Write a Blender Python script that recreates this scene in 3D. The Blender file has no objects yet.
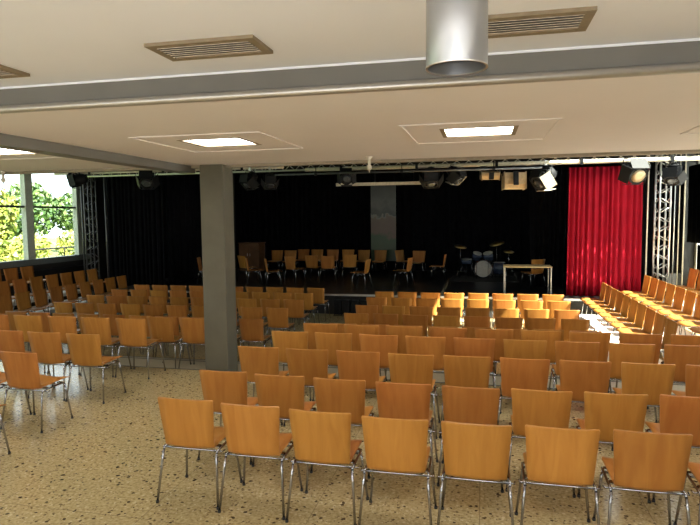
import bpy, bmesh, math, random
from math import sin, cos, pi, radians
from mathutils import Vector, Matrix
random.seed(7)
S = bpy.context.scene
C = S.collection

# ------------------------------------------------------------------ camera
F_PX, PITCH, YAW, ROLL, CAM_H = 579.5, -0.078, 0.224, -0.010, 2.163
cam_d = bpy.data.cameras.new('camera')
cam = bpy.data.objects.new('camera', cam_d)
C.objects.link(cam)
cam_d.sensor_width = 36.0
cam_d.lens = F_PX / 700 * 36.0
cam_d.clip_start = 0.05
cam_d.clip_end = 300
fw = Vector((-sin(YAW) * cos(PITCH), cos(YAW) * cos(PITCH), sin(PITCH)))
rt = Vector((cos(YAW), sin(YAW), 0))
up = rt.cross(fw)
rt2 = cos(ROLL) * rt + sin(ROLL) * up
up2 = -sin(ROLL) * rt + cos(ROLL) * up
M3 = Matrix((rt2, up2, -fw)).transposed()
cam.matrix_world = Matrix.Translation((0, 0, CAM_H)) @ M3.to_4x4()
S.camera = cam

# ------------------------------------------------------------------ world, sun, daylight, exposure
w = bpy.data.worlds.new('daylight_sky')
S.world = w
w.use_nodes = True
bg = w.node_tree.nodes['Background']
bg.inputs[0].default_value = (0.86, 0.94, 1.0, 1)
bg.inputs[1].default_value = 4.5
sd = bpy.data.lights.new('sun', 'SUN')
sd.energy = 58
sd.angle = radians(0.6)
sd.color = (1.0, 0.95, 0.85)
sun = bpy.data.objects.new('sun', sd)
C.objects.link(sun)
SUN_DIR = Vector((-0.60, 0.22, -0.77)).normalized()
sun.rotation_euler = SUN_DIR.to_track_quat('-Z', 'Y').to_euler()
sun.location = (20, -20, 12)


def area(name, loc, d, sx, sy, energy, col, portal=False):
    l = bpy.data.lights.new(name, 'AREA')
    l.shape = 'RECTANGLE'
    l.size = sx
    l.size_y = sy
    l.energy = energy
    l.color = col
    o = bpy.data.objects.new(name, l)
    C.objects.link(o)
    o.location = loc
    o.rotation_euler = Vector(d).to_track_quat('-Z', 'Y').to_euler()
    if portal:
        l.cycles.is_portal = True
    return o


area('fill_rear_daylight', (-2.5, -2.85, 1.7), (0, 1, 1.1), 14, 2.2, 105, (0.88, 0.93, 1.0))  # unseen area fill added behind the camera to brighten ceiling and chair backs
area('fill_rear_overhead', (-1.5, 0.3, 3.05), (0, 0, -1), 9, 1.0, 105, (1.0, 0.95, 0.88))  # unseen overhead fill added behind the camera to brighten the seats
area('fill_right_daylight', (6.8, 6.5, 1.6), (-1, 0, 0), 6.5, 2.0, 20, (1.0, 0.97, 0.9))  # area fill added along the right wall, standing in for window daylight
fl = bpy.data.lights.new('camera_flash', 'POINT')
fl.energy = 38
fl.shadow_soft_size = 0.025
fl.color = (0.96, 0.97, 1.0)
flo = bpy.data.objects.new('camera_flash', fl)
C.objects.link(flo)
flo.location = (0.0, -0.02, CAM_H + 0.07)
area('window_portal', (-12.45, 8.5, 2.3), (1, 0, 0), 16, 2.5, 0, (1, 1, 1), True)
S.view_settings.view_transform = 'Standard'
S.view_settings.look = 'None'
S.view_settings.gamma = 1
S.view_settings.use_curve_mapping = False
S.view_settings.exposure = -0.2


# ------------------------------------------------------------------ materials
def mat(name, col, rough=0.6, metal=0.0, noise=None, spec=0.5, bump=0.0, scale=20, emit=None, objvar=0):
    m = bpy.data.materials.new(name)
    m.use_nodes = True
    nt = m.node_tree
    b = nt.nodes['Principled BSDF']
    b.inputs['Roughness'].default_value = rough
    b.inputs['Metallic'].default_value = metal
    b.inputs['Specular IOR Level'].default_value = spec
    tc = nt.nodes.new('ShaderNodeTexCoord')
    n = nt.nodes.new('ShaderNodeTexNoise')
    n.inputs['Scale'].default_value = scale
    n.inputs['Detail'].default_value = 4
    nt.links.new(tc.outputs['Object'], n.inputs['Vector'])
    r = nt.nodes.new('ShaderNodeValToRGB')
    k = 0.12 if noise is None else noise
    r.color_ramp.elements[0].position = 0.3
    r.color_ramp.elements[1].position = 0.7
    r.color_ramp.elements[0].color = (*[c * (1 - k) for c in col], 1)
    r.color_ramp.elements[1].color = (*[min(1, c * (1 + k)) for c in col], 1)
    nt.links.new(n.outputs['Fac'], r.inputs['Fac'])
    out = r.outputs['Color']
    if objvar:
        oi = nt.nodes.new('ShaderNodeObjectInfo')
        mr = nt.nodes.new('ShaderNodeMapRange')
        mr.inputs['To Min'].default_value = 1 - objvar
        mr.inputs['To Max'].default_value = 1 + objvar
        nt.links.new(oi.outputs['Random'], mr.inputs['Value'])
        hs = nt.nodes.new('ShaderNodeHueSaturation')
        nt.links.new(out, hs.inputs['Color'])
        nt.links.new(mr.outputs['Result'], hs.inputs['Value'])
        out = hs.outputs['Color']
    nt.links.new(out, b.inputs['Base Color'])
    if bump:
        bp = nt.nodes.new('ShaderNodeBump')
        bp.inputs['Strength'].default_value = bump
        bp.inputs['Distance'].default_value = 0.01
        nt.links.new(n.outputs['Fac'], bp.inputs['Height'])
        nt.links.new(bp.outputs['Normal'], b.inputs['Normal'])
    if emit:
        b.inputs['Emission Color'].default_value = (*emit[0], 1)
        b.inputs['Emission Strength'].default_value = emit[1]
    return m


def wood_mat():
    m = bpy.data.materials.new('beech_plywood')
    m.use_nodes = True
    nt = m.node_tree
    N, L = nt.nodes, nt.links
    b = N['Principled BSDF']
    b.inputs['Roughness'].default_value = 0.38
    b.inputs['Specular IOR Level'].default_value = 0.22
    tc = N.new('ShaderNodeTexCoord')
    oi = N.new('ShaderNodeObjectInfo')
    add = N.new('ShaderNodeVectorMath')
    add.operation = 'ADD'
    sc = N.new('ShaderNodeVectorMath')
    sc.operation = 'SCALE'
    sc.inputs['Scale'].default_value = 13.0
    L.new(oi.outputs['Random'], sc.inputs[0])
    L.new(tc.outputs['Object'], add.inputs[0])
    L.new(sc.outputs['Vector'], add.inputs[1])
    mp = N.new('ShaderNodeMapping')
    mp.inputs['Scale'].default_value = (9, 3, 1.3)
    L.new(add.outputs['Vector'], mp.inputs['Vector'])
    n1 = N.new('ShaderNodeTexNoise')
    n1.inputs['Scale'].default_value = 1.6
    n1.inputs['Detail'].default_value = 3
    n1.inputs['Distortion'].default_value = 0.8
    L.new(mp.outputs['Vector'], n1.inputs['Vector'])
    r = N.new('ShaderNodeValToRGB')
    e = r.color_ramp.elements
    e[0].position = 0.3
    e[0].color = (0.37, 0.150, 0.030, 1)
    e[1].position = 0.7
    e[1].color = (0.455, 0.203, 0.044, 1)
    L.new(n1.outputs['Fac'], r.inputs['Fac'])
    mr = N.new('ShaderNodeMapRange')
    mr.inputs['To Min'].default_value = 0.86
    mr.inputs['To Max'].default_value = 1.12
    L.new(oi.outputs['Random'], mr.inputs['Value'])
    mh = N.new('ShaderNodeMapRange')
    mh.inputs['To Min'].default_value = 0.49
    mh.inputs['To Max'].default_value = 0.505
    fr = N.new('ShaderNodeMath')
    fr.operation = 'FRACT'
    mu = N.new('ShaderNodeMath')
    mu.operation = 'MULTIPLY'
    mu.inputs[1].default_value = 17.3
    L.new(oi.outputs['Random'], mu.inputs[0])
    L.new(mu.outputs[0], fr.inputs[0])
    L.new(fr.outputs[0], mh.inputs['Value'])
    hs = N.new('ShaderNodeHueSaturation')
    L.new(r.outputs['Color'], hs.inputs['Color'])
    L.new(mr.outputs['Result'], hs.inputs['Value'])
    L.new(mh.outputs['Result'], hs.inputs['Hue'])
    L.new(hs.outputs['Color'], b.inputs['Base Color'])
    return m


def terrazzo_mat():
    m = bpy.data.materials.new('terrazzo')
    m.use_nodes = True
    nt = m.node_tree
    N, L = nt.nodes, nt.links
    b = N['Principled BSDF']
    b.inputs['Roughness'].default_value = 0.2
    tc = N.new('ShaderNodeTexCoord')
    base = N.new('ShaderNodeTexNoise')
    base.inputs['Scale'].default_value = 40
    base.inputs['Detail'].default_value = 5
    L.new(tc.outputs['Object'], base.inputs['Vector'])
    r = N.new('ShaderNodeValToRGB')
    r.color_ramp.elements[0].position = 0.35
    r.color_ramp.elements[0].color = (0.33, 0.25, 0.115, 1)
    r.color_ramp.elements[1].position = 0.65
    r.color_ramp.elements[1].color = (0.53, 0.43, 0.23, 1)
    L.new(base.outputs['Fac'], r.inputs['Fac'])

    def chips(scale, thr, seed):
        mp = N.new('ShaderNodeMapping')
        mp.inputs['Location'].default_value = (seed, seed * 2, 0)
        L.new(tc.outputs['Object'], mp.inputs['Vector'])
        wob = N.new('ShaderNodeTexNoise')
        wob.inputs['Scale'].default_value = scale * 1.3
        L.new(mp.outputs['Vector'], wob.inputs['Vector'])
        mix = N.new('ShaderNodeMix')
        mix.data_type = 'VECTOR'
        mix.inputs[0].default_value = 0.03
        L.new(mp.outputs['Vector'], mix.inputs[4])
        L.new(wob.outputs['Color'], mix.inputs[5])
        v = N.new('ShaderNodeTexVoronoi')
        v.inputs['Scale'].default_value = scale
        L.new(mix.outputs[1], v.inputs['Vector'])
        # chip size varies by cell
        sep = N.new('ShaderNodeSeparateColor')
        L.new(v.outputs['Color'], sep.inputs['Color'])
        th = N.new('ShaderNodeMath')
        th.operation = 'MULTIPLY'
        th.inputs[1].default_value = thr
        pw = N.new('ShaderNodeMath')
        pw.operation = 'POWER'
        pw.inputs[1].default_value = 1.6
        L.new(sep.outputs[0], pw.inputs[0])
        L.new(pw.outputs[0], th.inputs[0])
        lt = N.new('ShaderNodeMath')
        lt.operation = 'LESS_THAN'
        L.new(v.outputs['Distance'], lt.inputs[0])
        L.new(th.outputs[0], lt.inputs[1])
        return lt.outputs[0]

    col = r.outputs['Color']
    for scale, thr, seed, c, f in ((11, 0.38, 7.1, (0.66, 0.56, 0.36, 1), 0.7), (13, 0.34, 3.3, (0.17, 0.11, 0.05, 1), 0.75),
                                   (7.6, 0.32, 0, (0.045, 0.025, 0.012, 1), 0.92), (9.0, 0.29, 5.7, (0.07, 0.04, 0.02, 1), 0.85)):
        mx = N.new('ShaderNodeMix')
        mx.data_type = 'RGBA'
        mul = N.new('ShaderNodeMath')
        mul.operation = 'MULTIPLY'
        mul.inputs[1].default_value = f
        L.new(chips(scale * 2.6, thr, seed), mul.inputs[0])
        L.new(mul.outputs[0], mx.inputs[0])
        L.new(col, mx.inputs[6])
        mx.inputs[7].default_value = c
        col = mx.outputs[2]
    # large tile joints
    br = N.new('ShaderNodeTexBrick')
    br.offset = 0
    br.inputs['Scale'].default_value = 1
    br.inputs['Brick Width'].default_value = 1.2
    br.inputs['Row Height'].default_value = 1.2
    br.inputs['Mortar Size'].default_value = 0.004
    L.new(tc.outputs['Object'], br.inputs['Vector'])
    mx = N.new('ShaderNodeMix')
    mx.data_type = 'RGBA'
    mul = N.new('ShaderNodeMath')
    mul.operation = 'MULTIPLY'
    mul.inputs[1].default_value = 0.5
    L.new(br.outputs['Fac'], mul.inputs[0])
    L.new(mul.outputs[0], mx.inputs[0])
    L.new(col, mx.inputs[6])
    mx.inputs[7].default_value = (0.15, 0.11, 0.06, 1)
    L.new(mx.outputs[2], b.inputs['Base Color'])
    return m


def glass_mat():
    m = bpy.data.materials.new('window_glass')
    m.use_nodes = True
    nt = m.node_tree
    nt.nodes.clear()
    o = nt.nodes.new('ShaderNodeOutputMaterial')
    t = nt.nodes.new('ShaderNodeBsdfTransparent')
    t.inputs[0].default_value = (0.93, 0.96, 0.94, 1)
    g = nt.nodes.new('ShaderNodeBsdfGlossy')
    g.inputs['Roughness'].default_value = 0.02
    mx = nt.nodes.new('ShaderNodeMixShader')
    mx.inputs[0].default_value = 0.05
    nt.links.new(t.outputs[0], mx.inputs[1])
    nt.links.new(g.outputs[0], mx.inputs[2])
    nt.links.new(mx.outputs[0], o.inputs[0])
    return m


def leaf_mat(name, c1, c2):
    m = bpy.data.materials.new(name)
    m.use_nodes = True
    nt = m.node_tree
    b = nt.nodes['Principled BSDF']
    tc = nt.nodes.new('ShaderNodeTexCoord')
    n = nt.nodes.new('ShaderNodeTexNoise')
    n.inputs['Scale'].default_value = 1.5
    nt.links.new(tc.outputs['Object'], n.inputs['Vector'])
    r = nt.nodes.new('ShaderNodeValToRGB')
    r.color_ramp.elements[0].position = 0.4
    r.color_ramp.elements[1].position = 0.6
    r.color_ramp.elements[0].color = (*c1, 1)
    r.color_ramp.elements[1].color = (*c2, 1)
    nt.links.new(n.outputs['Fac'], r.inputs['Fac'])
    nt.links.new(r.outputs['Color'], b.inputs['Base Color'])
    b.inputs['Roughness'].default_value = 0.6
    return m


WOOD = wood_mat()
CHROME = mat('chrome', (0.36, 0.36, 0.38), 0.13, 1.0, 0.03)
RUBBER = mat('black_rubber', (0.015, 0.015, 0.015), 0.6)
CEIL = mat('ceiling_paint', (0.88, 0.82, 0.81), 0.7, noise=0.015, scale=1.2)
CEILN = mat('ceiling_paint_cool_tint', (0.88, 0.89, 0.97), 0.7, noise=0.015, scale=1.2)  # bluish tint put into the near ceiling against warm bounced light
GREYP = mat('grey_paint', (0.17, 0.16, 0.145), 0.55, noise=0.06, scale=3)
COLP = mat('column_paint', (0.115, 0.103, 0.07), 0.6, noise=0.10, scale=4)
ALU = mat('aluminium', (0.62, 0.60, 0.57), 0.32, 0.9, 0.04)
RAILM = mat('dull_rail_metal', (0.50, 0.48, 0.46), 0.36, 0.85, 0.04)
DKALU = mat('dark_truss_metal', (0.10, 0.10, 0.10), 0.4, 0.6, 0.04)
DUCT = mat('brushed_steel', (0.40, 0.40, 0.41), 0.36, 0.85, 0.03)
WALLP = mat('wall_paint', (0.55, 0.52, 0.46), 0.7, noise=0.04, scale=3)
WDARK = mat('dark_panel', (0.028, 0.026, 0.024), 0.7, noise=0.2, scale=3)
TERR = terrazzo_mat()
STEPM = mat('step_stone', (0.36, 0.32, 0.22), 0.35, noise=0.12, scale=30)
NOSING = mat('step_nosing', (0.03, 0.028, 0.025), 0.5)
STAGEM = mat('black_stage_floor', (0.014, 0.013, 0.013), 0.35, noise=0.3, scale=2)
SKIRT = mat('stage_skirt', (0.02, 0.018, 0.016), 0.8)
BLACKC = mat('black_molton', (0.006, 0.006, 0.007), 1.0, noise=0.3, scale=6, spec=0.05)
REDC = mat('red_velvet', (0.32, 0.004, 0.016), 0.75, noise=0.12, scale=3, spec=0.15)
BLACKM = mat('black_metal', (0.012, 0.012, 0.013), 0.6, 0.0, spec=0.2)
LENSM = mat('dark_lens', (0.05, 0.05, 0.055), 0.15)
LIPM = mat('ceiling_edge_shade', (0.34, 0.29, 0.22), 0.6)  # underside shading of the ceiling lip put into this brown
PLAT = mat('pale_platform', (0.75, 0.72, 0.66), 0.45, noise=0.05, scale=4)
WFRAME = mat('window_frame_paint', (0.50, 0.54, 0.44), 0.5)
SILLM = mat('sill_paint', (0.13, 0.15, 0.15), 0.4)
WFDARK = mat('window_frame_dark', (0.05, 0.055, 0.05), 0.5)
VENTW = mat('vent_wood_tone', (0.26, 0.20, 0.13), 0.6)
VENTD = mat('vent_slat', (0.62, 0.52, 0.42), 0.55)
DARKIN = mat('dark_inside', (0.01, 0.01, 0.01), 0.9)
LAMP = mat('lamp_diffuser', (0.95, 0.93, 0.90), 0.5, emit=((1.0, 0.95, 0.9), 28.0))
WHITEP = mat('white_plastic', (0.75, 0.70, 0.60), 0.4)
TANREF = mat('tan_reflector', (0.50, 0.38, 0.22), 0.45, 0.2)
FLAP = mat('lit_barn_door', (0.75, 0.66, 0.50), 0.5)  # light falling on the barn doors put into this pale tone
CREAM = mat('cream_pipe', (0.62, 0.55, 0.42), 0.4)
TABLEW = mat('table_laminate', (0.60, 0.42, 0.20), 0.4, noise=0.05)
CABW = mat('brown_cabinet_wood', (0.16, 0.075, 0.03), 0.5, noise=0.2, scale=5)
DRUMS = mat('drum_shell', (0.05, 0.07, 0.12), 0.25, 0.3)
DRUMH = mat('drum_head', (0.45, 0.45, 0.42), 0.4)
BRASS = mat('cymbal_brass', (0.50, 0.33, 0.12), 0.3, 1.0)
BLUEP = mat('blue_cloth', (0.02, 0.05, 0.16), 0.7)
TAPE = mat('tan_tape', (0.32, 0.25, 0.15), 0.6)
PANELM = mat('mottled_panel', (0.05, 0.05, 0.036), 0.35, 0.3, noise=0.55, scale=2.5)
GLASS = glass_mat()


def panel_mat():
    m = bpy.data.materials.new('painted_panel')
    m.use_nodes = True
    N, L = m.node_tree.nodes, m.node_tree.links
    b = N['Principled BSDF']
    b.inputs['Roughness'].default_value = 0.3
    tc = N.new('ShaderNodeTexCoord')
    sp = N.new('ShaderNodeSeparateXYZ')
    L.new(tc.outputs['Object'], sp.inputs[0])
    n = N.new('ShaderNodeTexNoise')
    n.inputs['Scale'].default_value = 3.0
    L.new(tc.outputs['Object'], n.inputs['Vector'])
    a = N.new('ShaderNodeMath')
    a.operation = 'MULTIPLY_ADD'
    a.inputs[1].default_value = 0.9
    L.new(n.outputs['Fac'], a.inputs[0])
    L.new(sp.outputs['Z'], a.inputs[2])
    mr = N.new('ShaderNodeMapRange')
    mr.inputs['From Min'].default_value = 0.3
    mr.inputs['From Max'].default_value = 3.2
    L.new(a.outputs[0], mr.inputs['Value'])
    r = N.new('ShaderNodeValToRGB')
    e = r.color_ramp.elements
    e[0].color = (0.035, 0.055, 0.025, 1)
    e[1].color = (0.07, 0.075, 0.065, 1)
    for p, c in ((0.34, (0.03, 0.07, 0.02, 1)), (0.42, (0.11, 0.065, 0.04, 1)), (0.60, (0.12, 0.08, 0.05, 1)), (0.62, (0.15, 0.14, 0.12, 1)), (0.64, (0.04, 0.045, 0.04, 1)), (0.8, (0.10, 0.105, 0.095, 1))):
        q = e.new(p)
        q.color = c
    L.new(mr.outputs['Result'], r.inputs['Fac'])
    L.new(r.outputs['Color'], b.inputs['Base Color'])
    return m


PANELM = panel_mat()
GRASS = mat('meadow_grass', (0.10, 0.14, 0.03), 0.9, noise=0.3, scale=1.5)
PAVING = mat('pale_paving', (0.62, 0.60, 0.56), 0.7)
LEAF1 = leaf_mat('yellow_green_leaves', (0.09, 0.13, 0.012), (0.30, 0.30, 0.045))
LEAF2 = leaf_mat('dark_green_leaves', (0.02, 0.06, 0.010), (0.075, 0.13, 0.022))
BARK = mat('bark', (0.12, 0.08, 0.05), 0.9)


# ------------------------------------------------------------------ mesh helpers
class MB:
    def __init__(self):
        self.b = bmesh.new()

    def box(self, x0, x1, y0, y1, z0, z1, M=None, bevel=0):
        vs = [self.b.verts.new(Vector(p) if M is None else M @ Vector(p)) for p in
              ((x0, y0, z0), (x1, y0, z0), (x1, y1, z0), (x0, y1, z0), (x0, y0, z1), (x1, y0, z1), (x1, y1, z1), (x0, y1, z1))]
        fs = [self.b.faces.new([vs[i] for i in f]) for f in
              ((3, 2, 1, 0), (4, 5, 6, 7), (0, 1, 5, 4), (1, 2, 6, 5), (2, 3, 7, 6), (3, 0, 4, 7))]
        if bevel:
            es = list({e for f in fs for e in f.edges})
            bmesh.ops.bevel(self.b, geom=es, offset=bevel, segments=2, affect='EDGES', profile=0.5)
        return self

    def tube(self, pts, r, n=8, cap=True, r2=None):
        pts = [Vector(p) for p in pts]
        rings = []
        prev = None
        for i, p in enumerate(pts):
            if i == 0:
                d = pts[1] - p
            elif i == len(pts) - 1:
                d = p - pts[i - 1]
            else:
                d = (pts[i + 1] - p).normalized() + (p - pts[i - 1]).normalized()
            d.normalize()
            if prev is None:
                a = d.orthogonal().normalized()
            else:
                a = (prev - d * prev.dot(d)).normalized()
            prev = a
            bb = d.cross(a)
            rr = r if r2 is None else r + (r2 - r) * i / (len(pts) - 1)
            rings.append([self.b.verts.new(p + rr * (cos(2 * pi * k / n) * a + sin(2 * pi * k / n) * bb)) for k in range(n)])
        for a, b2 in zip(rings, rings[1:]):
            for k in range(n):
                f = self.b.faces.new((a[k], a[(k + 1) % n], b2[(k + 1) % n], b2[k]))
                f.smooth = True
        if cap:
            self.b.faces.new(rings[0][::-1])
            self.b.faces.new(rings[-1])
        return self

    def lathe(self, prof, n=20, M=None, close=False):
        """prof: list of (r, z) about local z"""
        rings = []
        for r, z in prof:
            rings.append([self.b.verts.new((M or Matrix()) @ Vector((r * cos(2 * pi * k / n), r * sin(2 * pi * k / n), z))) for k in range(n)])
        for a, b2 in zip(rings, rings[1:]):
            for k in range(n):
                f = self.b.faces.new((a[k], a[(k + 1) % n], b2[(k + 1) % n], b2[k]))
                f.smooth = True
        self.b.faces.new(rings[0][::-1])
        self.b.faces.new(rings[-1])
        return self

    def done(self, name, m, parent=None, loc=None, rotz=0, bevel=0):
        bmesh.ops.recalc_face_normals(self.b, faces=self.b.faces)
        me = bpy.data.meshes.new(name)
        self.b.to_mesh(me)
        self.b.free()
        me.materials.append(m)
        o = bpy.data.objects.new(name, me)
        C.objects.link(o)
        if parent:
            o.parent = parent
        if loc:
            o.location = loc
        o.rotation_euler = (0, 0, rotz)
        return o


def tag(o, label, cat, group=None, kind=None):
    o['label'] = label
    o['category'] = cat
    if group:
        o['group'] = group
    if kind:
        o['kind'] = kind
    return o


def empty(name, loc, rotz, label, cat, group=None):
    o = bpy.data.objects.new(name, None)
    C.objects.link(o)
    o.location = loc
    o.rotation_euler = (0, 0, rotz)
    o.empty_display_size = 0.1
    return tag(o, label, cat, group)


def struct(o, label=None):
    o['kind'] = 'structure'
    if label:
        o['label'] = label
    return o


def copy_tree(o, parent=None):
    c = o.copy()
    C.objects.link(c)
    if parent is not None:
        c.parent = parent
    for ch in [x for x in o.children]:
        copy_tree(ch, c)
    return c


# ------------------------------------------------------------------ the setting
ZL = -0.38           # lower floor
EDGE = 7.50          # edge of the upper floor
EDGES = (7.50, 8.45, 9.02)
CH1, CH2 = 3.10, 2.925
Y_BEAM, Y_CE = 3.55, 7.85
SZ, SY = 0.16, 14.62  # stage height and front
X_L, X_R = -12.6, 7.0

struct(MB().box(X_L, X_R, -3, EDGE, -0.6, 0).done('floor', TERR), 'speckled tan terrazzo floor of the upper level')
struct(MB().box(X_L, X_R, EDGE, EDGES[1], -0.6, -0.13).done('floor', STEPM), 'first wide step down from the terrazzo floor')
struct(MB().box(X_L, X_R, EDGES[1], EDGES[2], -0.6, -0.26).done('floor', STEPM), 'second wide step down')
struct(MB().box(X_L, X_R, EDGES[2], 22, -0.6, ZL).done('floor', TERR), 'lower floor in front of the stage')
for i, (y, z) in enumerate(zip(EDGES, (0, -0.13, -0.26))):
    struct(MB().box(X_L, X_R, y - 0.03, y + 0.004, z - 0.04, z + 0.002).done('trim_%d' % (i + 1), NOSING))

# ceilings
b = MB()
b.box(X_L, X_R, -3, Y_BEAM, CH1, CH1 + 0.2)
struct(b.done('ceiling', CEILN), 'near ceiling with cool light tinted into its paint')
b = MB()
# lower ceiling built around the recessed light openings
LIGHTS = [(-2.90, -2.24), (-0.37, 0.30), (-5.56, -4.88), (2.15, 2.82)]
LY0, LY1 = 5.19, 5.77
xs = sorted([v for l in LIGHTS for v in l])
b.box(X_L, X_R, Y_BEAM, LY0, CH2, CH2 + 0.3)
b.box(X_L, X_R, LY1, Y_CE, CH2, CH2 + 0.3)
prev = X_L
for a0, a1 in zip(xs[0::2], xs[1::2]):
    b.box(prev, a0, LY0, LY1, CH2, CH2 + 0.3)
    prev = a1
b.box(prev, X_R, LY0, LY1, CH2, CH2 + 0.3)
b.box(X_L, X_R, LY0, LY1, CH2 + 0.12, CH2 + 0.3)
struct(b.done('ceiling', CEIL), 'cream lower ceiling with square light panels')
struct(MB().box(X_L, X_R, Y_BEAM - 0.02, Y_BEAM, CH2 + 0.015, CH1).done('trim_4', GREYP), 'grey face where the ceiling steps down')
b = MB().tube([(X_L, Y_BEAM - 0.055, CH2 + 0.012), (X_R, Y_BEAM - 0.055, CH2 + 0.016)], 0.027, 12)
struct(b.done('trim_5', RAILM), 'round metal rail along the ceiling step')
struct(MB().box(X_L, X_R, Y_BEAM - 0.028, Y_BEAM - 0.02, CH1 - 0.012, CH1).done('trim_6', CEILN))
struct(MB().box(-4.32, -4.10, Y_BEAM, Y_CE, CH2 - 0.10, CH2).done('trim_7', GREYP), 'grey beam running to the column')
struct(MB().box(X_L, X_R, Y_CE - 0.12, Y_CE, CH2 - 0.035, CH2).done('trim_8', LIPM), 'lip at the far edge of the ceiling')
HZ = 4.2
b = MB()
b.box(X_L, 2.1, Y_CE, 22, HZ, HZ + 0.2).box(2.1, X_R, 14.3, 22, HZ, HZ + 0.2)
b.box(2.1, 3.4, Y_CE, 10.6, HZ, HZ + 0.2).box(3.4, 4.8, Y_CE, 9.7, HZ, HZ + 0.2).box(4.8, 6.8, Y_CE, 8.4, HZ, HZ + 0.2).box(6.8, X_R, Y_CE, 14.3, HZ, HZ + 0.2)
b.box(2.1, 4.6, 13.5, 14.3, HZ, HZ + 0.2).box(6.2, 6.8, 13.5, 14.3, HZ, HZ + 0.2)
struct(b.done('ceiling', WDARK), 'dark high ceiling over the stage')
sk = struct(MB().box(4.77, 4.83, 9.7, 13.5, HZ, HZ + 0.12).done('window_added', WFRAME), 'unseen roof light added to bring sun onto the right wing')  # unseen roof opening, added as a way in for the sun
for xa, xb, ya, yb in ((2.1, 3.4, 10.6, 13.5), (3.4, 4.77, 9.7, 13.5), (4.83, 6.8, 8.4, 13.5), (4.83, 6.2, 13.5, 14.3)):
    MB().box(xa, xb, ya, yb, HZ + 0.13, HZ + 0.138).done('pane', GLASS, sk)
for k in range(4):
    MB().box(4.6, 6.2, 13.5 + 0.2 * k, 13.60 + 0.2 * k, HZ + 0.02, HZ + 0.05).done('streak_slat', WFRAME, sk)  # unseen slats added to break the sun into streaks on the red curtain
for k in range(7):
    MB().box(4.6 + 0.235 * k, 4.71 + 0.235 * k, 13.5, 14.3, HZ + 0.055, HZ + 0.085).done('bar', WFRAME, sk)  # crossing strips added for the same sun streaks
struct(MB().box(X_L, X_R, Y_CE - 0.02, Y_CE + 0.08, CH2 + 0.0, 4.3).done('wall_upper', WDARK))

# walls
struct(MB().box(X_L, X_R, 21.6, 21.8, -0.6, 4.4).done('wall_far', WDARK))
struct(MB().box(X_L, -9.5, -3.2, -3.0, -0.6, 3.4).box(4.5, X_R, -3.2, -3, -0.6, 3.4).box(-9.5, 4.5, -3.2, -3, -0.6, 0.6)
       .box(-9.5, 4.5, -3.2, -3, 2.8, 3.4).done('wall_back', WALLP))
struct(MB().box(-30, 10.3, -9.3, -9, -1, 9).done('wall_sun_block', WALLP), 'unseen wall added behind to keep the sun out')  # added outside to block the sun from the rear window opening
SILL, TRANS = 1.055, 2.55
WY1 = 16.5
b = MB()
b.box(X_L - 0.25, X_L, -3, WY1, -0.6, SILL - 0.05)
b.box(X_L - 0.25, X_L, -3, WY1, 3.95, 4.4)
b.box(X_L - 0.25, X_L, WY1, 22, -0.6, 4.4)
struct(b.done('wall_left', WDARK))
# left window band: mullions, transom, sill, panes
win = struct(MB().box(X_L - 0.12, X_L + 0.02, 0, WY1, 3.87, 3.95).done('window_1', WFRAME), 'tall garden window on the left wall')
muls = [(0.0, 0.2), (3.4, 3.7), (7.0, 7.3), (10.5, 10.8), (14.0, 14.28), (16.12, 16.5)]
for y0, y1 in muls:
    MB().box(X_L - 0.12, X_L + 0.04, y0, y1, SILL, 3.87).done('mullion', WFRAME, win)
for (a, a1), (c0, c1) in zip(muls, muls[1:]):
    MB().box(X_L - 0.09, X_L + 0.0, a1, c0, TRANS - 0.03, TRANS + 0.03).done('transom', WFDARK, win)
    MB().box(X_L - 0.06, X_L - 0.052, a1, c0, SILL, TRANS - 0.03).done('pane', GLASS, win)
    MB().box(X_L - 0.06, X_L - 0.052, a1, c0, TRANS + 0.03, 3.87).done('pane', GLASS, win)
MB().box(X_L - 0.12, X_L + 0.10, 0, 16.6, SILL - 0.17, SILL).done('window_sill', SILLM, win)
b = MB().box(X_L, X_L + 0.22, 0, 16.6, 0.15, 0.72)
struct(b.done('trim_9', BLACKM), 'dark casing under the left window')

# right wall: low window band that lets the sun in
WR0, WR1, WRT = 7.9, 13.4, 4.15
b = MB()
b.box(X_R, X_R + 0.25, -3, WR0, -0.6, 4.4)
b.box(X_R, X_R + 0.25, WR0, WR1, -0.6, 0.0)
b.box(X_R, X_R + 0.25, WR0, WR1, WRT, 4.4)
b.box(X_R, X_R + 0.25, WR1, 15.0, -0.6, 4.4)
b.box(X_R, X_R + 0.25, 15.0, 21.4, -0.6, 0.0)
b.box(X_R, X_R + 0.25, 15.0, 21.4, 4.3, 4.4)
b.box(X_R, X_R + 0.25, 21.4, 22, -0.6, 4.4)
struct(b.done('wall_right', WALLP))
win = struct(MB().box(X_R, X_R + 0.1, WR0, WR1, WRT - 0.06, WRT).done('window_2', WFRAME), 'sunny window band on the right wall')
for k in range(6):
    y = WR0 + 0.03 + k * (WR1 - WR0 - 0.06) / 5
    MB().box(X_R + 0.02, X_R + 0.09, y - 0.03, y + 0.03, 0, WRT - 0.06).done('mullion', WFRAME, win)
MB().box(X_R + 0.05, X_R + 0.058, WR0, WR1, 0, WRT - 0.06).done('pane', GLASS, win)
win = struct(MB().box(X_R, X_R + 0.1, 15, 21.4, 4.24, 4.3).done('window_3', WFRAME), 'bright window behind the black side curtains')
MB().box(X_R + 0.05, X_R + 0.058, 15, 21.4, 0, 4.24).done('pane', GLASS, win)

# column
struct(MB().box(-3.92, -3.56, 7.63, 7.97, -0.2, CH2, bevel=0.012).done('trim_10', COLP), 'square grey concrete column in front of the steps')

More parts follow.
